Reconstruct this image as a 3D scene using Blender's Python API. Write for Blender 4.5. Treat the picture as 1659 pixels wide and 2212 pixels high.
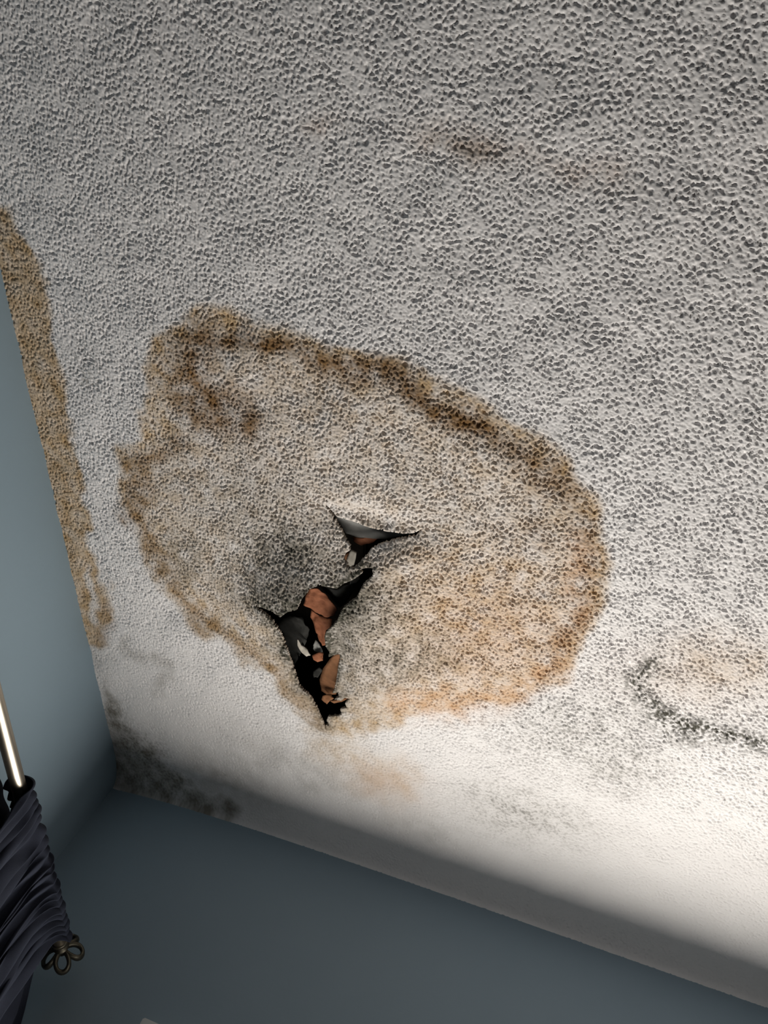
import bpy, bmesh, math, random
import numpy as np
from mathutils import Vector, Matrix, noise as mnoise

for o in list(bpy.data.objects):
    bpy.data.objects.remove(o, do_unlink=True)
scene = bpy.context.scene
COL = scene.collection
random.seed(4)
RNG = np.random.default_rng(11)

# ------------------------------------------------------------------ camera
F, CX, CY = 1750.0, 829.5, 1106.0            # focal length in pixels of the 1659 x 2212 frame
M = np.array([[0.93759, 0.20586, -0.28027],   # rows: room x, y, z seen from the camera (right, down, forward)
              [-0.02097, 0.83795, 0.54534],
              [0.34712, -0.50543, 0.78997]])
EYE = np.array([0.0, 0.0, 1.5])               # the phone is held 1.5 m above the floor
H = 2.4                                       # ceiling height
XL = -0.911                                   # left wall
cam_d = bpy.data.cameras.new('camera')
cam = bpy.data.objects.new('camera', cam_d)
COL.objects.link(cam)
R3 = Matrix([[M[i, 0], -M[i, 1], -M[i, 2]] for i in range(3)])
cam.matrix_world = Matrix.Translation(Vector(EYE)) @ R3.to_4x4()
cam_d.sensor_fit = 'HORIZONTAL'
cam_d.sensor_width = 36.0
cam_d.lens = F * 36.0 / 1659.0
cam_d.clip_start = 0.01
scene.camera = cam

# ------------------------------------------------------------------ light
WIN_X0, WIN_X1, WIN_Z0, WIN_Z1 = -0.50, 0.80, 1.58, 1.93     # opening of the window below the frame
world = bpy.data.worlds.new('overcast_sky')
scene.world = world
world.use_nodes = True
wb = world.node_tree.nodes['Background']
wb.inputs[0].default_value = (0.80, 0.88, 1.0, 1)
wb.inputs[1].default_value = 1.0
ld = bpy.data.lights.new('window_daylight', 'AREA')
ld.shape = 'RECTANGLE'
ld.size = WIN_X1 - WIN_X0 - 0.1
ld.size_y = WIN_Z1 - WIN_Z0 - 0.03
ld.energy = 21.5
ld.color = (1.0, 0.945, 0.85)
lo = bpy.data.objects.new('window_daylight', ld)
COL.objects.link(lo)
lo.location = ((WIN_X0 + WIN_X1) / 2, 1.415 + 0.008, (WIN_Z0 + WIN_Z1) / 2)
lo.rotation_euler = (math.radians(-90), 0, 0)
scene.view_settings.view_transform = 'Standard'
scene.view_settings.look = 'None'
scene.view_settings.gamma = 1.0
scene.view_settings.use_curve_mapping = False
scene.view_settings.exposure = 0.0
cy = scene.cycles
cy.max_bounces, cy.diffuse_bounces, cy.glossy_bounces, cy.transmission_bounces, cy.transparent_max_bounces = 4, 3, 2, 2, 4
cy.adaptive_threshold = 0.04
world.cycles.sampling_method = 'NONE'
cy.caustics_reflective = cy.caustics_refractive = False

# ------------------------------------------------------------------ helpers
def project(P):
    c = (P - EYE) @ M
    return np.stack([c[..., 0] / c[..., 2] * F + CX, c[..., 1] / c[..., 2] * F + CY], -1)

def on_z(px, py, z):
    r = M @ np.array([px - CX, py - CY, F])
    return EYE + r * ((z - EYE[2]) / r[2])

def on_y(px, py, y):
    r = M @ np.array([px - CX, py - CY, F])
    return EYE + r * ((y - EYE[1]) / r[1])

def on_x(px, py, x):
    r = M @ np.array([px - CX, py - CY, F])
    return EYE + r * ((x - EYE[0]) / r[0])

def link(name, me, mat=None, parent=None, smooth=True):
    o = bpy.data.objects.new(name, me)
    COL.objects.link(o)
    if mat:
        me.materials.append(mat)
    if parent:
        o.parent = parent
    if smooth and len(me.polygons):
        me.polygons.foreach_set('use_smooth', np.ones(len(me.polygons), bool))
    return o

def mesh(name, verts, faces):
    me = bpy.data.meshes.new(name)
    me.from_pydata([tuple(map(float, v)) for v in verts], [], [tuple(map(int, f)) for f in faces])
    me.update()
    return me

def fast_mesh(name, V, Q):
    """V (n,3), Q (m,4) numpy"""
    me = bpy.data.meshes.new(name)
    me.vertices.add(len(V))
    me.vertices.foreach_set('co', V.astype(np.float32).ravel())
    me.loops.add(Q.size)
    me.loops.foreach_set('vertex_index', Q.astype(np.int32).ravel())
    me.polygons.add(len(Q))
    me.polygons.foreach_set('loop_start', np.arange(0, Q.size, 4, dtype=np.int32))
    me.update(calc_edges=True)
    return me

def box(bm, lo_, hi_):
    vs = [bm.verts.new((x, y, z)) for x in (lo_[0], hi_[0]) for y in (lo_[1], hi_[1]) for z in (lo_[2], hi_[2])]
    for f in ((0, 1, 3, 2), (4, 6, 7, 5), (0, 4, 5, 1), (2, 3, 7, 6), (0, 2, 6, 4), (1, 5, 7, 3)):
        bm.faces.new([vs[i] for i in f])

def box_obj(name, lo_, hi_, mat, parent=None, bevel=0.0):
    bm = bmesh.new()
    box(bm, lo_, hi_)
    if bevel:
        bmesh.ops.bevel(bm, geom=list(bm.edges), offset=bevel, segments=2, affect='EDGES')
    bmesh.ops.recalc_face_normals(bm, faces=bm.faces)
    me = bpy.data.meshes.new(name)
    bm.to_mesh(me)
    bm.free()
    return link(name, me, mat, parent, smooth=False)

def structure(o):
    o['kind'] = 'structure'
    return o

def tag(o, label, cat, group=None):
    o['label'] = label
    o['category'] = cat
    if group:
        o['group'] = group
    return o

# ------------------------------------------------------------------ materials
def new_mat(name):
    m = bpy.data.materials.new(name)
    m.use_nodes = True
    nt = m.node_tree
    return m, nt, nt.nodes['Principled BSDF']

def noise_mat(name, c1, c2, scale, rough=0.8, bump=0.0, bscale=None, metallic=0.0, detail=4.0, dist=0.001, spec=0.3):
    m, nt, b = new_mat(name)
    N, L = nt.nodes, nt.links
    tc = N.new('ShaderNodeTexCoord')
    nz = N.new('ShaderNodeTexNoise')
    nz.inputs['Scale'].default_value = scale
    nz.inputs['Detail'].default_value = detail
    L.new(tc.outputs['Object'], nz.inputs['Vector'])
    mx = N.new('ShaderNodeMix')
    mx.data_type = 'RGBA'
    mx.inputs[6].default_value = (*c1, 1)
    mx.inputs[7].default_value = (*c2, 1)
    L.new(nz.outputs['Fac'], mx.inputs[0])
    L.new(mx.outputs[2], b.inputs['Base Color'])
    b.inputs['Roughness'].default_value = rough
    b.inputs['Metallic'].default_value = metallic
    b.inputs['Specular IOR Level'].default_value = spec
    if bump:
        n2 = N.new('ShaderNodeTexNoise')
        n2.inputs['Scale'].default_value = bscale or scale * 6
        n2.inputs['Detail'].default_value = 3
        L.new(tc.outputs['Object'], n2.inputs['Vector'])
        bp = N.new('ShaderNodeBump')
        bp.inputs['Strength'].default_value = bump
        bp.inputs['Distance'].default_value = dist
        L.new(n2.outputs['Fac'], bp.inputs['Height'])
        L.new(bp.outputs['Normal'], b.inputs['Normal'])
    return m

M_wall = noise_mat('blue_grey_wall_paint', (0.225, 0.302, 0.365), (0.25, 0.33, 0.395), 5.0, 0.6, 0.12, 90, dist=0.002)
M_floor = noise_mat('floor_boards_brown', (0.10, 0.075, 0.055), (0.15, 0.11, 0.08), 8.0, 0.5)
M_rod = noise_mat('brushed_nickel', (0.42, 0.37, 0.30), (0.52, 0.46, 0.38), 60.0, 0.34, 0.05, 300, metallic=1.0, dist=0.0004)
M_pewter = noise_mat('dark_pewter', (0.06, 0.055, 0.042), (0.10, 0.09, 0.07), 60.0, 0.45, 0.15, 200, metallic=0.85, dist=0.0008)
M_cloth = noise_mat('navy_fabric', (0.009, 0.0115, 0.021), (0.013, 0.016, 0.028), 40.0, 0.9, 0.35, 900, dist=0.0006, spec=0.2)
M_upvc = noise_mat('white_window_plastic', (0.55, 0.57, 0.58), (0.62, 0.64, 0.65), 12.0, 0.35)
M_void = noise_mat('sooty_old_boards', (0.020, 0.017, 0.014), (0.045, 0.036, 0.028), 18.0, 0.95, 0.6, 60, dist=0.004)
M_orange = noise_mat('wet_brown_board_paper', (0.17, 0.055, 0.026), (0.44, 0.17, 0.085), 110.0, 0.8, 0.6, 220, dist=0.0012)
M_brown = noise_mat('stained_board_paper', (0.15, 0.070, 0.034), (0.33, 0.15, 0.07), 70.0, 0.85, 0.5, 200, dist=0.001)
M_grey = noise_mat('grey_board_paper', (0.17, 0.172, 0.17), (0.27, 0.265, 0.255), 70.0, 0.85, 0.3, 250, dist=0.0008)  # mid grey, darker than the ceiling paint
M_dark = noise_mat('mouldy_dark_paper', (0.014, 0.015, 0.0145), (0.045, 0.044, 0.041), 90.0, 0.9, 0.5, 200, dist=0.001)
M_pale = noise_mat('pale_plaster_crumb', (0.42, 0.39, 0.34), (0.60, 0.56, 0.50), 90.0, 0.9, 0.5, 240, dist=0.001)

def ceiling_material(name, with_bump):
    m, nt, b = new_mat(name)
    N, L = nt.nodes, nt.links
    tc = N.new('ShaderNodeTexCoord')
    def attr(n):
        a = N.new('ShaderNodeAttribute')
        a.attribute_name = n
        return a.outputs['Fac']
    def mix(fac, a, bcol):
        x = N.new('ShaderNodeMix')
        x.data_type = 'RGBA'
        L.new(fac, x.inputs[0])
        if isinstance(a, tuple):
            x.inputs[6].default_value = (*a, 1)
        else:
            L.new(a, x.inputs[6])
        if isinstance(bcol, tuple):
            x.inputs[7].default_value = (*bcol, 1)
        else:
            L.new(bcol, x.inputs[7])
        return x.outputs[2]
    def noise(scale, detail=2):
        n = N.new('ShaderNodeTexNoise')
        n.inputs['Scale'].default_value = scale
        n.inputs['Detail'].default_value = detail
        L.new(tc.outputs['Object'], n.inputs['Vector'])
        return n.outputs['Fac']
    base = mix(noise(3.0), (0.775, 0.755, 0.765), (0.835, 0.82, 0.83))
    tan = mix(noise(14.0), (0.50, 0.345, 0.19), (0.60, 0.445, 0.275))
    brown = mix(noise(30.0), (0.17, 0.09, 0.035), (0.28, 0.165, 0.075))
    rust = mix(noise(20.0), (0.56, 0.33, 0.20), (0.66, 0.43, 0.28))
    grime_and_shade = mix(noise(40.0), (0.19, 0.175, 0.15), (0.30, 0.28, 0.25))
    mould_and_shade = mix(noise(60.0), (0.050, 0.048, 0.038), (0.11, 0.105, 0.085))
    c = mix(attr('tan'), base, tan)
    c = mix(attr('rust'), c, rust)
    c = mix(attr('brown'), c, brown)
    c = mix(attr('grime_and_shade'), c, grime_and_shade)
    c = mix(attr('mould_and_shade'), c, mould_and_shade)
    L.new(c, b.inputs['Base Color'])
    b.inputs['Roughness'].default_value = 0.92
    b.inputs['Specular IOR Level'].default_value = 0.12
    if with_bump:          # beyond the modelled stipple the pits are carried by the bump
        rp = N.new('ShaderNodeValToRGB')
        rp.color_ramp.elements[0].position = 0.38
        rp.color_ramp.elements[1].position = 0.55
        L.new(noise(130.0, 3), rp.inputs['Fac'])
        bp2 = N.new('ShaderNodeBump')
        bp2.inputs['Distance'].default_value = 0.003
        bp2.inputs['Strength'].default_value = 0.9
        L.new(rp.outputs['Color'], bp2.inputs['Height'])
        L.new(bp2.outputs['Normal'], b.inputs['Normal'])
    return m
M_ceil = ceiling_material('stippled_ceiling_paint', False)
M_ceil_far = ceiling_material('stippled_ceiling_paint_far', True)


# ------------------------------------------------------------------ room shell
ROOM_X1, ROOM_Y0 = 2.4, -2.8
COVE_A, COVE_B = 0.10, 0.030

def wall_y(x):
    return 1.415 + 0.042 * np.exp(-np.clip(x - XL, 0, None) / 0.22)

# wall with the window (below the frame), slightly out of true towards the corner
def build_window_wall():
    xs = np.unique(np.concatenate([np.linspace(XL - 0.05, WIN_X0, 30), np.linspace(WIN_X0, WIN_X1, 30),
                                   np.linspace(WIN_X1, ROOM_X1 + 0.05, 12)]).round(5))
    zs = np.unique(np.concatenate([np.linspace(0, WIN_Z0, 8), np.linspace(WIN_Z0, WIN_Z1, 10),
                                   np.linspace(WIN_Z1, H + 0.06, 20)]).round(5))
    V, Fc, idx = [], [], {}
    def vid(x, z, dy=0.0):
        k = (round(x, 5), round(z, 5), dy)
        if k not in idx:
            idx[k] = len(V)
            V.append((x, float(wall_y(np.array(x))) + dy, z))
        return idx[k]
    for i in range(len(xs) - 1):
        for j in range(len(zs) - 1):
            xm, zm = (xs[i] + xs[i + 1]) / 2, (zs[j] + zs[j + 1]) / 2
            if WIN_X0 < xm < WIN_X1 and WIN_Z0 < zm < WIN_Z1:
                continue
            for dy in (0.0, 0.16):
                q = [vid(xs[i], zs[j], dy), vid(xs[i + 1], zs[j], dy), vid(xs[i + 1], zs[j + 1], dy), vid(xs[i], zs[j + 1], dy)]
                Fc.append(q if dy == 0 else q[::-1])
    wx = [x for x in xs if WIN_X0 - 1e-6 <= x <= WIN_X1 + 1e-6]
    wz = [z for z in zs if WIN_Z0 - 1e-6 <= z <= WIN_Z1 + 1e-6]
    for a, b_ in zip(wx[:-1], wx[1:]):
        for z in (wz[0], wz[-1]):
            Fc.append([vid(a, z), vid(b_, z), vid(b_, z, 0.16), vid(a, z, 0.16)])
    for a, b_ in zip(wz[:-1], wz[1:]):
        for x in (wx[0], wx[-1]):
            Fc.append([vid(x, a), vid(x, b_), vid(x, b_, 0.16), vid(x, a, 0.16)])
    return structure(link('wall_front', mesh('wall_front', V, Fc), M_wall))
build_window_wall()
structure(box_obj('wall_left', (XL - 0.10, ROOM_Y0 - 0.1, 0), (XL, 1.62, H + 0.12), M_wall))
structure(box_obj('wall_right', (ROOM_X1, ROOM_Y0 - 0.1, 0), (ROOM_X1 + 0.1, 1.62, H + 0.12), M_wall))
structure(box_obj('wall_back', (XL, ROOM_Y0 - 0.1, 0), (ROOM_X1, ROOM_Y0, H + 0.12), M_wall))
structure(box_obj('floor', (XL - 0.1, ROOM_Y0 - 0.1, -0.1), (ROOM_X1 + 0.1, 1.62, 0), M_floor))

# window: its trim corner just reaches into the frame at the bottom left
def build_window():
    y = 1.412
    root = bpy.data.objects.new('window_1', None)
    COL.objects.link(root)
    root.location = (0, 0, 0)
    structure(root)
    c = on_y(310, 2196, y - 0.016)
    tx0, tz1 = c[0], c[2]
    fr = 0.055
    tx1, tz0 = WIN_X1 + 0.05, WIN_Z0 - 0.06
    yb, yf = y + 0.012, y - 0.016
    box_obj('trim_board', (tx0, yf, tz1 - fr), (tx1, yb, tz1), M_upvc, root, 0.002)
    box_obj('trim_board', (tx0, yf, tz0), (tx0 + fr, yb, tz1 - fr), M_upvc, root, 0.002)
    box_obj('trim_board', (tx1 - fr, yf, tz0), (tx1, yb, tz1 - fr), M_upvc, root, 0.002)
    box_obj('window_sill', (tx0 - 0.03, y - 0.07, tz0 - 0.03), (tx1 + 0.03, y + 0.10, tz0), M_upvc, root, 0.004)
    yo0, yo1 = y + 0.10, y + 0.15
    for lo_, hi_ in (((WIN_X0, yo0, WIN_Z0), (WIN_X0 + 0.05, yo1, WIN_Z1)), ((WIN_X1 - 0.05, yo0, WIN_Z0), (WIN_X1, yo1, WIN_Z1)),
                     ((WIN_X0 + 0.05, yo0, WIN_Z0), (WIN_X1 - 0.05, yo1, WIN_Z0 + 0.05)), ((WIN_X0 + 0.05, yo0, WIN_Z1 - 0.05), (WIN_X1 - 0.05, yo1, WIN_Z1)),
                     ((0.13, yo0, WIN_Z0 + 0.05), (0.18, yo1, WIN_Z1 - 0.05))):
        box_obj('window_frame', lo_, hi_, M_upvc, root, 0.003)
    g, nt, b = new_mat('window_glass')
    tr = nt.nodes.new('ShaderNodeBsdfTransparent')
    gl = nt.nodes.new('ShaderNodeBsdfGlossy')
    gl.inputs['Roughness'].default_value = 0.02
    mx = nt.nodes.new('ShaderNodeMixShader')
    mx.inputs[0].default_value = 0.06
    nt.links.new(tr.outputs[0], mx.inputs[1])
    nt.links.new(gl.outputs[0], mx.inputs[2])
    nt.links.new(mx.outputs[0], nt.nodes['Material Output'].inputs['Surface'])
    for a, b_ in ((WIN_X0 + 0.05, 0.13), (0.18, WIN_X1 - 0.05)):
        box_obj('pane', (a, y + 0.122, WIN_Z0 + 0.05), (b_, y + 0.128, WIN_Z1 - 0.05), g, root)
build_window()

# ------------------------------------------------------------------ ceiling: stippled plaster sheet, torn open
PITCH = 0.00125
FX0, FX1, FY0, FY1 = XL - 0.004, 0.44, -0.05, 1.415

# outlines measured on the photograph, carried onto the ceiling
HOLE_UP = [(705,1090),(716,1102),(728,1117),(760,1126),(800,1140),(835,1148),(870,1152),(895,1151),(915,1142),(898,1157),(870,1162),(840,1168),(815,1178),(800,1185),(795,1195),(785,1205),(772,1222),(762,1229),(752,1227),(748,1215),(742,1210),(745,1196),(756,1190),(754,1180),(745,1165),(735,1145),(725,1125)]
HOLE_LOW = [(775,1233),(790,1227),(803,1227),(806,1240),(798,1253),(785,1263),(777,1280),(768,1295),(752,1304),(742,1311),(735,1322),(728,1340),(720,1352),(708,1362),(700,1374),(703,1397),(711,1408),(708,1420),(732,1412),(736,1420),(730,1440),(726,1470),(722,1488),(716,1500),(730,1497),(733,1507),(719,1511),(738,1515),(746,1508),(758,1511),(745,1518),(750,1528),(735,1532),(739,1544),(726,1547),(708,1547),(705,1556),(713,1571),(703,1565),(703,1577),(692,1550),(678,1520),(665,1500),(645,1480),(635,1450),(625,1420),(618,1400),(605,1370),(590,1345),(575,1330),(560,1318),(548,1309),(566,1313),(590,1323),(606,1334),(622,1322),(640,1318),(650,1296),(668,1272),(690,1264),(705,1268),(728,1272),(742,1262),(762,1254),(775,1245),(784,1238)]

def fft_noise(shape, lam, bw=0.45, seed=0, pitch=PITCH, aniso=1.0):
    r = np.random.default_rng(seed)
    w = np.fft.rfft2(r.standard_normal(shape).astype(np.float32))
    fy = np.fft.fftfreq(shape[0], pitch)[:, None] * aniso
    fx = np.fft.rfftfreq(shape[1], pitch)[None, :]
    k = np.sqrt(fx ** 2 + fy ** 2) + 1e-9
    w *= np.exp(-(np.log(k * lam)) ** 2 / (2 * bw * bw)) / np.sqrt(k)
    n = np.fft.irfft2(w, s=shape)
    return ((n - n.mean()) / n.std()).astype(np.float32)

def sstep(a, b, x):
    t = np.clip((x - a) / (b - a), 0, 1)
    return t * t * (3 - 2 * t)

def seg_dist(P, pts, closed=False):
    pts = np.array(pts, np.float32)
    ends = list(zip(pts[:-1], pts[1:])) + ([(pts[-1], pts[0])] if closed else [])
    d = np.full(P.shape[:-1], 1e9, np.float32)
    for a, b in ends:
        ab = b - a
        t = np.clip(((P[..., 0] - a[0]) * ab[0] + (P[..., 1] - a[1]) * ab[1]) / (ab @ ab + 1e-9), 0, 1)
        dx = P[..., 0] - a[0] - t * ab[0]
        dy = P[..., 1] - a[1] - t * ab[1]
        d = np.minimum(d, dx * dx + dy * dy)
    return np.sqrt(d)

def inside(P, pts):
    c = np.zeros(P.shape[:-1], bool)
    n = len(pts)
    for i in range(n):
        (x1, y1), (x2, y2) = pts[i], pts[(i + 1) % n]
        if y1 == y2:
            continue
        k = (P[..., 1] < y1) != (P[..., 1] < y2)
        c ^= k & (P[..., 0] < (x2 - x1) * (P[..., 1] - y1) / (y2 - y1) + x1)
    return c

def poly_mask(P, pts, soft):
    d = seg_dist(P, pts, True)
    return sstep(-soft, soft, np.where(inside(P, pts), d, -d))

def line_mask(P, pts, w, soft):
    return 1 - sstep(w - soft, w + soft, seg_dist(P, pts))

def blob(P, cx, cy, rx, ry, ang=0.0):
    c, s = math.cos(math.radians(ang)), math.sin(math.radians(ang))
    dx, dy = P[..., 0] - cx, P[..., 1] - cy
    u, v = (dx * c + dy * s) / rx, (-dx * s + dy * c) / ry
    return np.exp(-0.5 * (u * u + v * v))

# how far the damp plaster hangs below the flat ceiling (metres), by place
SAG = [(790,1150,300,260,0,0.010), (655,1290,85,65,20,0.038), (600,1420,30,130,-35,0.007), (835,1300,75,80,0,0.018),
       (735,1385,28,75,5,-0.016), (450,1330,110,24,10,-0.006), (800,1118,75,22,12,-0.012), (840,1205,70,25,-10,0.010),
       (900,1470,120,40,0,0.004), (470,780,120,40,20,0.004), (950,900,140,40,35,0.004)]

def build_ceiling():
    xs_f = np.arange(FX0, FX1, PITCH)
    ys_f = np.arange(FY0, FY1 + PITCH * 0.5, PITCH)
    ys_f = FY0 + (ys_f - FY0) * (FY1 - FY0) / (ys_f[-1] - FY0)
    xs = np.concatenate([xs_f, np.linspace(FX1 + 0.012, ROOM_X1 + 0.02, 60)])
    ys = np.concatenate([np.linspace(ROOM_Y0 - 0.02, FY0 - 0.012, 60), ys_f])
    ny, nx = len(ys), len(xs)
    fy0, fx1 = 60, len(xs_f)
    X, Y = np.meshgrid(xs, ys)
    Y = Y + (wall_y(X) - 1.415) * sstep(1.15, 1.415, Y)
    dw = np.clip(1 - (wall_y(X) - Y) / COVE_A, 0, 1)
    Z = H - COVE_B * (1 - np.sqrt(np.clip(1 - dw ** 2.4, 0, 1)))
    P0 = project(np.stack([X, Y, Z], -1)).astype(np.float32)
    D = np.zeros_like(X)
    for cx, cy, rx, ry, an, am in SAG:
        D += am * blob(P0, cx, cy, rx, ry, an)
    front = (M[0, 2] * X + M[1, 2] * Y + M[2, 2] * (H - 1.5)) > 0.05
    D *= front
    shp = (len(ys_f), fx1)
    und = np.zeros((ny, nx), np.float32)
    und[fy0:, :fx1] = fft_noise(shp, 0.11, 0.4, 5) * 0.0006
    Z = Z - D + und * sstep(0.0, 0.1, wall_y(X) - Y)
    # stipple
    n1 = fft_noise(shp, 0.0075, 0.42, 1)
    n2 = fft_noise(shp, 0.0050, 0.35, 2)
    n3 = fft_noise(shp, 0.015, 0.35, 3)
    n4 = fft_noise(shp, 0.0042, 0.30, 4)
    n5 = fft_noise(shp, 0.05, 0.5, 6)
    pit = sstep(0.60, 1.45, n1 + 0.25 * n2 + 0.25 * n5) + 0.8 * sstep(0.8, 1.5, n2 + 0.2 * n5) + 1.4 * sstep(1.5, 2.5, n3)
    rid = 0.12 * n2 + 0.14 * n4 + 0.12 * n3
    gr = np.zeros((ny, nx), np.float32)
    gr[fy0:, :fx1] = np.clip(pit, 0, 1.7) - rid * 0.7
    amp = 0.0027 * (0.30 + 0.70 * sstep(0.12, 0.62, wall_y(X) - Y))
    Pz = project(np.stack([X, Y, Z], -1)).astype(np.float32)
    amp = amp * (1 - 0.22 * sstep(0.7, 1.35, wall_y(X) - Y))
    amp = amp * (1 + 0.3 * blob(Pz, 880, 1200, 320, 230))
    amp = amp * (1 - 0.25 * blob(Pz, 330, 1450, 120, 120))
    Z = Z + amp * gr
    P = project(np.stack([X, Y, Z], -1)).astype(np.float32)
    P[~front] = -5000
    # ---- stains, with the dark shading round the tear painted in
    W = np.zeros((ny, nx, 2), np.float32)
    for k in range(2):
        W[fy0:, :fx1, k] = fft_noise(shp, 0.10, 0.3, 20 + k) * 6 + fft_noise(shp, 0.03, 0.3, 30 + k) * 2
    Q = P + W
    sp = np.zeros((ny, nx), np.float32)
    sp[fy0:, :fx1] = fft_noise(shp, 0.010, 0.6, 41)
    cl = np.zeros((ny, nx), np.float32)
    cl[fy0:, :fx1] = fft_noise(shp, 0.045, 0.5, 42)
    vary = np.clip(0.82 + 0.16 * cl + 0.07 * sp, 0.25, 1.2)
    MAIN = [(430,655),(520,680),(600,705),(700,745),(800,765),(880,775),(940,810),(1000,850),(1080,880),(1150,925),(1220,990),(1270,1060),(1300,1130),(1318,1200),(1312,1280),(1295,1340),(1262,1395),(1230,1445),(1150,1500),(1050,1528),(940,1532),(850,1560),(760,1600),(700,1585),(640,1525),(560,1445),(480,1388),(400,1335),(350,1270),(300,1170),(262,1080),(255,975),(310,945),(308,850),(320,790),(360,715),(400,675)]
    main = poly_mask(Q, MAIN, 16)
    edge = seg_dist(Q, MAIN, True)
    tan = main * (0.40 + 0.55 * np.exp(-edge / 75.0)) * vary
    tan = np.maximum(tan, 0.5 * blob(Q, 600, 1110, 130, 60, 10) * vary)
    tan = np.maximum(tan, 0.75 * main * blob(Q, 1000, 1330, 260, 200) * vary)
    STRIP = [(-60,430),(18,440),(60,520),(95,600),(108,700),(132,800),(155,950),(185,1080),(200,1200),(240,1290),(242,1340),(205,1392),(150,1400),(60,1000),(-60,600)]
    strip = poly_mask(Q, STRIP, 9)
    streak = line_mask(Q, [(185,1230),(205,1290),(212,1350)], 9, 8)
    tan = np.maximum(tan, strip * (0.80 + 0.08 * cl) * (1 - 0.7 * streak))
    tan = np.maximum(tan, 0.45 * line_mask(Q, [(700,1600),(770,1650),(860,1690)], 35, 35) * vary)
    tan = np.maximum(tan, 0.40 * blob(Q, 1560, 1440, 90, 45) * vary)
    brown = 0.95 * line_mask(Q, [(430,738),(520,728),(600,742),(690,782),(760,806)], 17, 18) * vary
    for pts, w, s, a in (([(760,806),(830,798),(880,822),(900,860),(960,898),(1040,930)], 26, 26, 0.95),
                         ([(1040,930),(1090,970),(1140,1005),(1230,1060)], 30, 30, 0.7),
                         ([(430,740),(405,790),(420,850),(470,890),(530,905)], 46, 42, 0.85),
                         ([(430,840),(490,880)], 26, 26, 0.8),
                         ([(380,970),(290,1000),(300,1060),(280,1110)], 22, 22, 0.55),
                         ([(275,1010),(310,1090),(290,1130),(330,1190),(355,1240)], 17, 17, 0.55),
                         ([(355,1240),(400,1310),(470,1362),(560,1425),(640,1505),(690,1560)], 14, 16, 0.5),
                         ([(1240,1090),(1275,1170),(1272,1260),(1240,1350),(1195,1425)], 26, 28, 0.35),
                         ([(1130,1000),(1160,1100),(1170,1180)], 18, 20, 0.25),
                         ([(930,1000),(1000,1060)], 18, 20, 0.15)):
        brown = np.maximum(brown, a * line_mask(Q, pts, w, s) * vary)
    brown = np.maximum(brown, strip * 0.15 * sstep(0.0, 1.5, cl + 0.2 * sp) * (1 - streak))
    brown = np.maximum(brown, 0.4 * line_mask(Q, [(228,1310),(232,1360),(205,1385)], 12, 10))
    rust = 0.6 * line_mask(Q, [(1260,1180),(1245,1330),(1195,1430),(1130,1490),(1030,1515),(930,1520),(850,1512)], 30, 36) * vary
    rust = np.maximum(rust, 0.35 * blob(Q, 1050, 1380, 150, 110) * main)
    rust = np.maximum(rust, 0.35 * blob(Q, 830, 1690, 60, 30, 20))
    rust = np.maximum(rust, 0.55 * np.clip(vary - 0.2, 0, 1) * (blob(Q, 1010, 312, 70, 26, 12) + 0.6 * blob(Q, 1275, 372, 70, 22, 15) + 0.6 * blob(Q, 690, 265, 28, 16)))
    rust = np.maximum(rust, 0.10 * blob(Q, 1500, 1450, 150, 60))
    grime_and_shade = 0.45 * blob(Q, 1005, 318, 55, 20, 18) * vary
    for a, m_ in ((0.75, blob(Q, 620, 1200, 75, 60, 40)), (0.85, blob(Q, 605, 1295, 75, 34, 10)), (0.45, blob(Q, 395, 1210, 30, 40)),
                  (0.75, blob(Q, 790, 1330, 55, 60)), (0.8, blob(Q, 740, 1380, 30, 70)), (0.55, blob(Q, 850, 1425, 80, 38, -10)), (0.6, blob(Q, 700, 1250, 70, 30, -10)),  # blobs beside the tear: grime plus its dark shading as colour
                  (0.35, blob(Q, 760, 1480, 50, 60)), (0.30, line_mask(Q, [(590,1330),(640,1440),(700,1550)], 26, 26)),
                  (0.30, blob(Q, 520, 1080, 100, 60)),
                  (0.85, poly_mask(Q, [(222,1470),(262,1530),(318,1610),(395,1690),(520,1742),(480,1790),(300,1760),(230,1700)], 14)),
                  (0.45, blob(Q, 500, 1690, 80, 28, 25)), (0.40, line_mask(Q, [(285,1410),(330,1420),(362,1450),(350,1490)], 16, 16)),
                  (0.55, line_mask(Q, [(265,1390),(325,1420)], 6, 8)), (0.30, blob(Q, 640, 1650, 120, 26, 25)),
                  (0.22, blob(Q, 1240, 1580, 110, 60)), (0.25, blob(Q, 1330, 1650, 80, 50)), (0.28, blob(Q, 1130, 1760, 120, 40, 15)),
                  (0.22, blob(Q, 900, 1790, 90, 30, 20)), (0.30, blob(Q, 215, 1420, 25, 40)),
                  (0.30, line_mask(Q, [(200,1330),(212,1390)], 8, 10))):
        grime_and_shade = np.maximum(grime_and_shade, a * m_ * vary)
    spk = sstep(0.1, 1.3, sp + 0.3 * cl)
    mould_and_shade = 1.0 * line_mask(Q, [(1400,1430),(1372,1470),(1400,1520),(1430,1555),(1520,1580),(1600,1592),(1680,1612)], 22, 24) * sstep(-1.1, 0.8, sp + 0.4 * cl)
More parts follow.
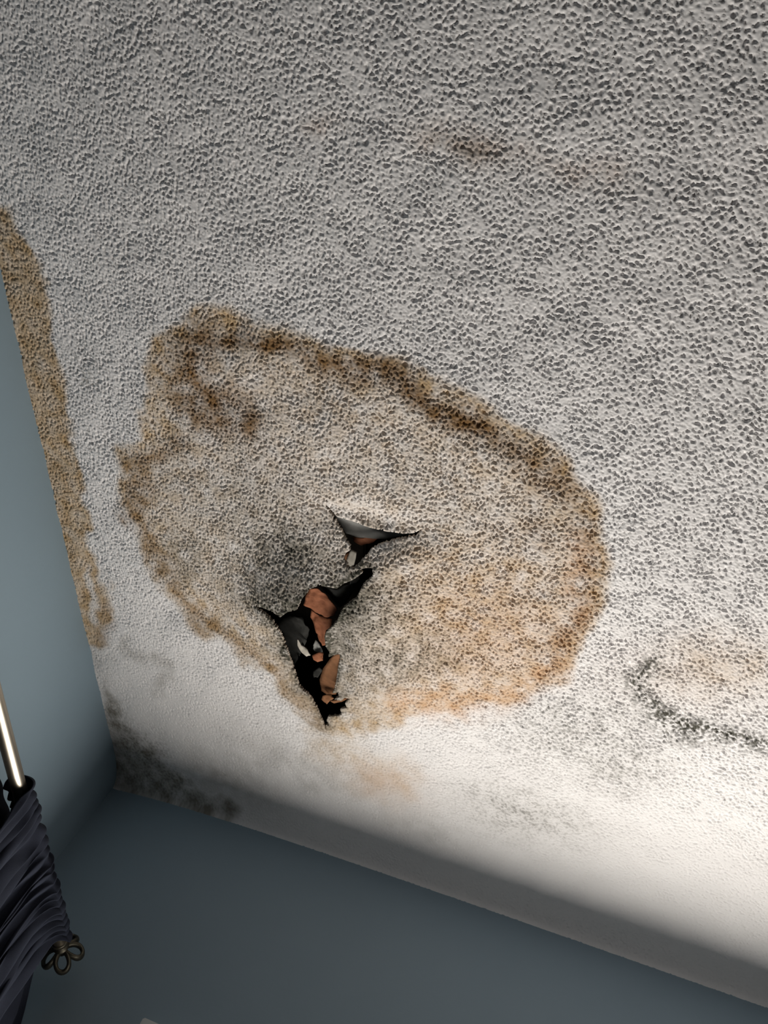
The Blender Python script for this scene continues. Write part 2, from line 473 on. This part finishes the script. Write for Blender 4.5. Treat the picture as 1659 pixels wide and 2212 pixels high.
    for a, m_ in ((0.6, blob(Q, 180, 800, 22, 35)), (0.7, blob(Q, 620, 1215, 80, 60, 40)), (0.95, blob(Q, 610, 1300, 75, 28)), (0.9, blob(Q, 650, 1310, 40, 30)), (0.8, blob(Q, 745, 1350, 35, 60)), (0.6, blob(Q, 810, 1330, 60, 70)),
                  (0.65, blob(Q, 860, 1425, 90, 34, -10)), (0.5, blob(Q, 1240, 1590, 120, 60)), (0.45, blob(Q, 1350, 1650, 70, 50)),
                  (0.35, blob(Q, 640, 1490, 60, 110, -35)), (0.5, blob(Q, 400, 1205, 40, 40)), (0.35, blob(Q, 330, 1640, 90, 30, 50)),
                  (0.4, blob(Q, 1130, 1750, 110, 40, 15)), (0.25, blob(Q, 760, 1190, 60, 60)), (0.3, blob(Q, 1420, 1440, 60, 40))):
        mould_and_shade = np.maximum(mould_and_shade, a * m_ * spk)
    near = np.zeros((ny, nx), bool)
    near[:] = (P[..., 0] > 420) & (P[..., 0] < 1000) & (P[..., 1] > 1050) & (P[..., 1] < 1650)
    Pn = Q[near]
    dl = seg_dist(Pn, HOLE_LOW, True)
    mould_and_shade[near] = np.maximum(mould_and_shade[near], (1.25 * np.exp(-dl / 38.0) * blob(Pn, 695, 1335, 110, 95) + 0.55 * np.exp(-dl / 9.0)) * np.clip(0.8 + 0.25 * sp[near], 0.2, 1))  # mould at the rim, with shading round the tear put into the colour
    coarse = np.ones((ny, nx), np.float32)
    coarse[fy0:, :fx1] = 0
    # ---- the tear
    bb = (P[..., 0] > 500) & (P[..., 0] < 960) & (P[..., 1] > 1050) & (P[..., 1] < 1620)
    hole = np.zeros((ny, nx), bool)
    Pb = P[bb] + W[bb] * 0.10
    hole[bb] = inside(Pb, HOLE_UP) | inside(Pb, HOLE_LOW)
    V = np.stack([X, Y, Z], -1).reshape(-1, 3)
    idx = np.arange(ny * nx).reshape(ny, nx)
    keep = ~(hole[:-1, :-1] | hole[1:, :-1] | hole[:-1, 1:] | hole[1:, 1:])
    a, b_, c, d = idx[:-1, :-1], idx[1:, :-1], idx[1:, 1:], idx[:-1, 1:]
    Q4 = np.stack([a[keep], b_[keep], c[keep], d[keep]], -1)        # facing down
    # rim vertices are drawn onto the outline, then a torn edge 4 mm thick rises from them
    hb = np.zeros((ny, nx), bool)
    hb[1:, :] |= hole[:-1, :]; hb[:-1, :] |= hole[1:, :]; hb[:, 1:] |= hole[:, :-1]; hb[:, :-1] |= hole[:, 1:]
    hb[1:, 1:] |= hole[:-1, :-1]; hb[:-1, :-1] |= hole[1:, 1:]; hb[1:, :-1] |= hole[:-1, 1:]; hb[:-1, 1:] |= hole[1:, :-1]
    hb &= ~hole
    rim = idx[hb]
    polys = [np.array(HOLE_UP, float), np.array(HOLE_LOW, float)]
    Pf, Wf = P.reshape(-1, 2), W.reshape(-1, 2)
    for i in rim:
        p = Pf[i] + Wf[i] * 0.10
        best = (1e9, None)
        for pl in polys:
            A, B = pl, np.roll(pl, -1, 0)
            ab = B - A
            t = np.clip(((p - A) * ab).sum(1) / (ab * ab).sum(1), 0, 1)
            q = A + ab * t[:, None]
            dd = ((q - p) ** 2).sum(1)
            j = dd.argmin()
            if dd[j] < best[0]:
                best = (dd[j], q[j])
        if best[0] < 3.0 ** 2:
            q = Pf[i] + (best[1] - p) * 0.85
            V[i] = on_z(q[0], q[1], V[i, 2])
    eh = {}
    jj, ii = np.nonzero(~keep)
    kset = keep
    extra_v, extra_q, up = [], [], {}
    def top(i):
        if i not in up:
            up[i] = len(V) + len(extra_v)
            extra_v.append(V[i] + np.array([RNG.uniform(-.001, .001), RNG.uniform(-.001, .001), 0.0035 + RNG.uniform(0, .0025)]))
        return up[i]
    nyk, nxk = keep.shape
    for j, i in zip(jj, ii):
        for dj, di, e in ((0, -1, (idx[j, i], idx[j + 1, i])), (0, 1, (idx[j + 1, i + 1], idx[j, i + 1])),
                          (-1, 0, (idx[j, i + 1], idx[j, i])), (1, 0, (idx[j + 1, i], idx[j + 1, i + 1]))):
            y2, x2 = j + dj, i + di
            if 0 <= y2 < nyk and 0 <= x2 < nxk and keep[y2, x2]:
                extra_q.append((e[0], e[1], top(e[1]), top(e[0])))
    nv0, nq0 = len(V), len(Q4)
    V = np.concatenate([V, np.array(extra_v)])
    Q4 = np.concatenate([Q4, np.array(extra_q)])
    used = np.zeros(len(V), bool)
    used[Q4.ravel()] = True
    remap = np.cumsum(used) - 1
    me = fast_mesh('ceiling', V[used], remap[Q4])
    src = np.concatenate([np.arange(nv0), np.array(list(up.keys()), int)])
    for nm, arr, rimval in (('tan', tan, .6), ('rust', rust, 0), ('brown', brown, .2), ('grime_and_shade', grime_and_shade, .25), ('mould_and_shade', mould_and_shade, 0)):
        at = me.attributes.new(nm, 'FLOAT', 'POINT')
        v = np.clip(arr.reshape(-1), 0, 1)[src].astype(np.float32)
        v[nv0:] = rimval
        at.data.foreach_set('value', v[used])
    o = link('ceiling', me, M_ceil)
    me.materials.append(M_ceil_far)
    cf = coarse.reshape(-1)
    mi = np.zeros(len(Q4), np.int32)
    mi[:nq0] = (cf[Q4[:nq0]].max(1) > 0.5)
    me.polygons.foreach_set('material_index', mi)
    return structure(o)
ceiling = build_ceiling()

# ------------------------------------------------------------------ what shows in the tear
def sheet(name, pts, z, mat, thick=0.0012, rough=0.0015, n=2, seed=0):
    """torn scrap: outline from image points, each at its own height above the ceiling line (mm), thick and crumpled"""
    r = random.Random(seed)
    off = Vector((r.uniform(-9, 9), r.uniform(-9, 9), r.uniform(-9, 9)))
    bm = bmesh.new()
    vs = []
    for k, p in enumerate(pts):
        zz = z[k] if isinstance(z, (list, tuple)) else z
        vs.append(bm.verts.new(on_z(p[0], p[1], H + zz / 1000.0)))
    f = bm.faces.new(vs)
    bmesh.ops.triangulate(bm, faces=[f])
    bmesh.ops.subdivide_edges(bm, edges=list(bm.edges), cuts=n + 2, use_grid_fill=True)
    for v in bm.verts:
        q = v.co * 95.0 + off
        v.co += Vector((mnoise.noise(q) * .5, mnoise.noise(q + Vector((7, 3, 1))) * .5, mnoise.noise(q + Vector((1, 9, 4))) * 2.2 + 0.8 * mnoise.noise(q * 2.7))) * rough
    bm.normal_update()
    # make it a slab
    res = bmesh.ops.extrude_face_region(bm, geom=list(bm.faces))
    for g in res['geom']:
        if isinstance(g, bmesh.types.BMVert):
            g.co.z += thick
    bmesh.ops.recalc_face_normals(bm, faces=bm.faces)
    me = bpy.data.meshes.new(name)
    bm.to_mesh(me)
    bm.free()
    return link(name, me, mat, ceiling)

def lab(o, s):
    o['label'] = s
    return o

# cavity above the plaster: boards and joists, all in the dark
for k in range(6):
    x0 = -1.0 + k * 0.20
    box_obj('cavity_board', (x0, 0.30, H + 0.15), (x0 + 0.195, 1.40, H + 0.17), M_void, ceiling, 0.003)
for x0 in (-0.80, 0.06):
    box_obj('joist', (x0, 0.30, H + 0.045), (x0 + 0.05, 1.40, H + 0.148), M_void, ceiling, 0.003)
for lo_, hi_ in (((-1.0, 0.28, H + 0.03), (0.2, 0.298, H + 0.19)), ((-1.0, 1.402, H + 0.03), (0.2, 1.42, H + 0.19)),
                 ((-1.02, 0.28, H + 0.13), (-1.002, 1.42, H + 0.19)), ((0.202, 0.28, H + 0.03), (0.22, 1.42, H + 0.19))):
    box_obj('cavity_side', lo_, hi_, M_void, ceiling)

box_obj('light_stop_lid', (XL - 0.15, ROOM_Y0 - 0.1, H + 0.192), (ROOM_X1 + 0.1, 1.64, H + 0.22), M_void, ceiling)  # unseen lid, added to keep sky light from leaking into the tear

lab(sheet('torn_paper', [(668,1272),(688,1270),(700,1282),(716,1300),(728,1318),(722,1329),(708,1334),(690,1328),(672,1316),(656,1306),(660,1288)],
          [4,3,2,2,4,8,12,10,8,10,8], M_orange, seed=1), 'orange-brown torn board paper curling out of the tear')
lab(sheet('torn_paper', [(672,1318),(690,1330),(708,1336),(719,1338),(714,1354),(704,1362),(702,1374),(704,1393),(696,1396),(686,1376),(678,1352),(670,1334)],
          [14,13,12,8,8,9,9,8,12,14,16,16], M_orange, seed=2), 'narrow tail of orange-brown torn paper')
lab(sheet('plaster_shard', [(643,1380),(650,1394),(664,1404),(671,1415),(663,1418),(650,1409),(642,1394)], 10, M_pale, 0.002, 0.001, 1, 3), 'pale thin plaster sliver in the tear')
lab(sheet('plaster_shard', [(680,1382),(690,1392),(696,1408),(684,1410),(676,1402)], 14, M_grey, 0.002, 0.002, 1, 4), 'grey crumpled plaster flake')
lab(sheet('torn_paper', [(674,1416),(690,1409),(698,1411),(693,1420),(697,1428),(686,1430),(677,1425)], 8, M_orange, 0.001, 0.001, 1, 5), 'small bright orange scrap of paper')
lab(sheet('torn_paper', [(712,1424),(722,1414),(736,1411),(740,1425),(734,1450),(730,1476),(726,1500),(708,1502),(694,1492),(690,1468),(698,1444)],
          [10,6,3,3,8,14,20,28,32,26,18], M_brown, 0.001, 0.0008, 2, 6), 'brown stained paper strip along the right lip of the tear')
lab(sheet('plaster_shard', [(757,1188),(770,1194),(768,1208),(764,1222),(752,1224),(748,1212),(752,1200)], 3, M_pale, 0.002, 0.0008, 1, 7), 'pale plaster chip wedged in the neck of the tear')
lab(sheet('torn_paper', [(744,1196),(754,1192),(751,1222),(746,1216),(741,1208)], 5, M_brown, 0.001, 0.0006, 1, 8), 'brown paper edge beside the pale chip')
lab(sheet('plaster_shard', [(758,1232),(768,1226),(784,1223),(796,1219),(793,1227),(780,1231),(770,1238)], -1, M_pale, 0.002, 0.0008, 1, 9), 'pale ragged plaster bridge across the tear')
lab(sheet('torn_paper', [(757,1244),(775,1236),(777,1250),(770,1258),(756,1262)], 3, M_grey, 0.001, 0.0008, 1, 10), 'grey-brown paper tab under the pale bridge')
lab(sheet('bare_lip', [(712,1098),(728,1114),(762,1122),(800,1136),(838,1144),(880,1149),(900,1149),(868,1158),(835,1164),(812,1164),(790,1162),(768,1160),(748,1152),(730,1128)],
          [2,1,1,1,1,2,4,12,18,22,22,20,14,6], M_grey, 0.0015, 0.0004, 3, 11), 'smooth grey board bending up into the tear')
lab(sheet('torn_paper', [(762,1160),(785,1163),(792,1159),(814,1157),(818,1161),(806,1172),(780,1178),(764,1170)], [20,21,21,20,19,26,28,26], M_orange, 0.001, 0.0006, 2, 12), 'dull orange paper showing under the grey board')
lab(sheet('torn_paper', [(690,1266),(706,1270),(728,1273),(748,1262),(764,1258),(762,1280),(748,1302),(736,1312),(726,1304),(712,1290)], [10,10,10,12,14,24,26,24,18,14], M_dark, 0.001, 0.002, 2, 13), 'blackened paper behind the orange flap')
lab(sheet('torn_paper', [(596,1345),(622,1330),(650,1336),(668,1360),(660,1392),(640,1384),(646,1420),(634,1440),(622,1408),(610,1376)], [34,30,26,26,30,32,36,38,38,36], M_dark, 0.001, 0.003, 2, 14), 'mouldy dark paper hanging in the wide part of the tear')
lab(sheet('plaster_shard', [(676,1452),(690,1440),(697,1448),(688,1462),(678,1464)], 22, M_dark, 0.003, 0.002, 1, 15), 'dark plaster crumb deep in the tear')
lab(sheet('torn_paper', [(697,1503),(716,1500),(722,1508),(712,1514),(706,1522),(694,1512)], 10, M_brown, 0.001, 0.001, 1, 16), 'reddish brown scrap at the foot of the tear')
lab(sheet('torn_paper', [(712,1514),(730,1512),(745,1508),(752,1509),(738,1516),(722,1519)], 2, M_brown, 0.001, 0.0006, 1, 17), 'thin ragged strip bridging the foot of the tear')

# ------------------------------------------------------------------ curtain rod with its finial
ROD_X, ROD_R = -0.735, 0.0106
_ra, _rb = on_x(0, 1547, ROD_X), on_x(136, 2060, ROD_X)
def rod_at(y):
    t = (y - _ra[1]) / (_rb[1] - _ra[1])
    return _ra + (_rb - _ra) * t
Y_END = _rb[1] - 0.036
AX = rod_at(1.0) - rod_at(0.0)
AX = AX / np.linalg.norm(AX)

def tube(name, pts, r, mat, parent, seg=16, cap=True):
    pts = [np.array(p, float) for p in pts]
    V, Fc = [], []
    up = np.array([0.3, 0.1, 1.0])
    for k, p in enumerate(pts):
        t = pts[min(k + 1, len(pts) - 1)] - pts[max(k - 1, 0)]
        t /= np.linalg.norm(t)
        s = np.cross(t, up); s /= np.linalg.norm(s)
        u = np.cross(s, t)
        rr = r[k] if hasattr(r, '__len__') else r
        for i in range(seg):
            a = 2 * math.pi * i / seg
            V.append(p + rr * (math.cos(a) * s + math.sin(a) * u))
    for k in range(len(pts) - 1):
        for i in range(seg):
            Fc.append((k * seg + i, k * seg + (i + 1) % seg, (k + 1) * seg + (i + 1) % seg, (k + 1) * seg + i))
    if cap:
        Fc.append(tuple(range(seg))[::-1])
        Fc.append(tuple((len(pts) - 1) * seg + i for i in range(seg)))
    return link(name, mesh(name, V, Fc), mat, parent)

rod = bpy.data.objects.new('curtain_rod', None)
COL.objects.link(rod)
tag(rod, 'brushed nickel curtain rod with openwork pewter finial in front of the left wall', 'curtain rod')
tube('pole', [rod_at(-0.10), rod_at(0.5), rod_at(1.0), rod_at(Y_END)], ROD_R, M_rod, rod, 32)
for yb in (0.02, 0.80):
    p = rod_at(yb)
    br = tube('bracket', [p + np.array([0, 0, -0.016]), p + np.array([-0.06, 0, -0.018]), np.array([XL + 0.001, yb, p[2] - 0.018])], 0.006, M_pewter, rod, 10)
    box_obj('wall_plate', (XL, yb - 0.015, p[2] - 0.055), (XL + 0.004, yb + 0.015, p[2] + 0.02), M_pewter, br, 0.001)
def finial():
    c = rod_at(Y_END)
    f = tube('finial', [c, c + AX * 0.006, c + AX * 0.008, c + AX * 0.014, c + AX * 0.016, c + AX * 0.022],
             [0.0125, 0.0125, 0.009, 0.009, 0.013, 0.010], M_pewter, rod, 20)
    s = np.cross(AX, [0, 0, 1.0]); s /= np.linalg.norm(s)
    u = np.cross(s, AX)
    base = c + AX * 0.020
    for k in range(5):
        a = 2 * math.pi * (k + 0.30) / 5
        out = math.cos(a) * s + math.sin(a) * u
        tang = -math.sin(a) * s + math.cos(a) * u
        # open petal: a chunky strap looped out from the hub, leaning forward along the rod
        V, Fc = [], []
        n, m_, L, Wd = 30, 10, 0.027, 0.0125
        def pt(t):
            rad = 0.5 - 0.5 * math.cos(t)
            return base + out * (0.005 + L * rad) + tang * (Wd * math.sin(t) * (0.55 + 0.5 * rad)) + AX * (0.002 + 0.016 * rad * rad)
        for i in range(n):
            t = 2 * math.pi * i / n
            p = pt(t)
            d = pt(t + 0.05) - pt(t - 0.05)
            d /= np.linalg.norm(d)
            e = np.cross(d, AX); e /= np.linalg.norm(e)
            g = np.cross(e, d)
            for q in range(m_):
                b_ = 2 * math.pi * q / m_
                V.append(p + e * 0.0036 * math.cos(b_) + g * 0.0060 * math.sin(b_))
        for i in range(n):
            j = (i + 1) % n
            for q in range(m_):
                Fc.append((i * m_ + q, i * m_ + (q + 1) % m_, j * m_ + (q + 1) % m_, j * m_ + q))
        link('petal_loop', mesh('petal_loop', V, Fc), M_pewter, f)
    bm = bmesh.new()
    bmesh.ops.create_uvsphere(bm, u_segments=16, v_segments=10, radius=0.0085)
    bmesh.ops.translate(bm, verts=bm.verts, vec=Vector(base + AX * 0.008))
    me = bpy.data.meshes.new('finial_core')
    bm.to_mesh(me); bm.free()
    link('finial_core', me, M_pewter, f)
finial()

# ------------------------------------------------------------------ gathered navy curtain on a rod pocket
def curtain():
    root = bpy.data.objects.new('curtain', None)
    COL.objects.link(root)
    p = rod_at(1.2)
    tag(root, 'dark navy gathered fabric curtain bunched on the rod beside the corner', 'curtain')
    Y0, Y1 = on_x(42, 1690, ROD_X)[1], Y_END - 0.010
    NU, NV = 420, 150
    u = np.linspace(0, 1, NU)
    rr = np.random.default_rng(3)
    # gathers: irregular fold phase along the rod
    ph = np.cumsum(1 + 0.55 * np.interp(u, np.linspace(0, 1, 17), rr.uniform(-1, 1, 17)))
    ph = ph / ph[-1]
    V = np.zeros((NV, NU, 3))
    for j in range(NV):
        v = j / (NV - 1)
        nwrap = 0.20
        if v < nwrap:                                   # over the rod: back -> top -> front
            a = math.radians(205 - 205 * (v / nwrap))   # angle in the x-z plane round the rod
            rad = ROD_R + 0.0018
            ox, oz = rad * math.cos(a), rad * math.sin(a)
            down = 0.0
        else:
            w = (v - nwrap) / (1 - nwrap)
            down = 1.25 * w ** 1.7
            ox, oz = ROD_R + 0.0018, -down
        k = min(1.0, down / 0.25)
        fine = 0.5 + 0.5 * np.sin(2 * math.pi * (ph * 19 + 0.25 * np.sin(9 * u) + 0.15 * math.sin(40 * v)))
        big = 0.5 + 0.5 * np.sin(2 * math.pi * (ph * 7.0 + 0.1) + 0.6 * np.sin(5 * down + 7 * u))
        fold = (1 - k) * (0.0065 * fine ** 0.8 + 0.003 * big) + k * (0.030 * big ** 0.9 + 0.008 * fine)
        y = Y0 + (Y1 - Y0) * u
        y = y - 0.060 * (1 - math.exp(-down / 0.025)) * sstep(0.15, 1.0, u) - 0.02 * np.clip(down, 0, 1)
        y = y + 0.006 * np.sin(2 * math.pi * ph * 19 + 1.0) * (0.4 + 0.6 * k)
        if v < nwrap:
            n_x, n_z = math.cos(a), math.sin(a)
        else:
            n_x, n_z = 1.0, 0.0
        base = rod_at(0)[None, :] + (y[:, None]) * (AX / AX[1])[None, :]
        V[j, :, 0] = base[:, 0] + ox + n_x * fold
        V[j, :, 1] = y
        V[j, :, 2] = base[:, 2] + oz + n_z * fold
    Fc = []
    idx = np.arange(NU * NV).reshape(NV, NU)
    Q4 = np.stack([idx[:-1, :-1].ravel(), idx[:-1, 1:].ravel(), idx[1:, 1:].ravel(), idx[1:, :-1].ravel()], -1)
    me = fast_mesh('front_drape', V.reshape(-1, 3), Q4)
    o = link('front_drape', me, M_cloth, root)
    md = o.modifiers.new('thickness', 'SOLIDIFY')
    md.thickness = 0.0012
    md.offset = 0
    # back half of the pocket hangs behind, towards the wall
    NV2, NU2 = 60, 160
    u = np.linspace(0, 1, NU2)
    V = np.zeros((NV2, NU2, 3))
    for j in range(NV2):
        w = j / (NV2 - 1)
        down = 1.25 * w
        y = Y0 - 0.004 + (Y1 - Y0 + 0.002) * u + 0.07 * u * min(1, down / 0.1)
        base = rod_at(0)[None, :] + (y[:, None]) * (AX / AX[1])[None, :]
        V[j, :, 0] = base[:, 0] - ROD_R - 0.018 + 0.034 * min(1, down * 8) + 0.010 * np.sin(2 * math.pi * 7 * u + 2 * w) * min(1, 0.2 + down * 3)
        V[j, :, 1] = y
        V[j, :, 2] = base[:, 2] - 0.004 - down
    idx = np.arange(NU2 * NV2).reshape(NV2, NU2)
    Q4 = np.stack([idx[:-1, :-1].ravel(), idx[:-1, 1:].ravel(), idx[1:, 1:].ravel(), idx[1:, :-1].ravel()], -1)
    o = link('lining', fast_mesh('lining', V.reshape(-1, 3), Q4), M_cloth, root)
    md = o.modifiers.new('thickness', 'SOLIDIFY')
    md.thickness = 0.0012
    md.offset = 0
curtain()
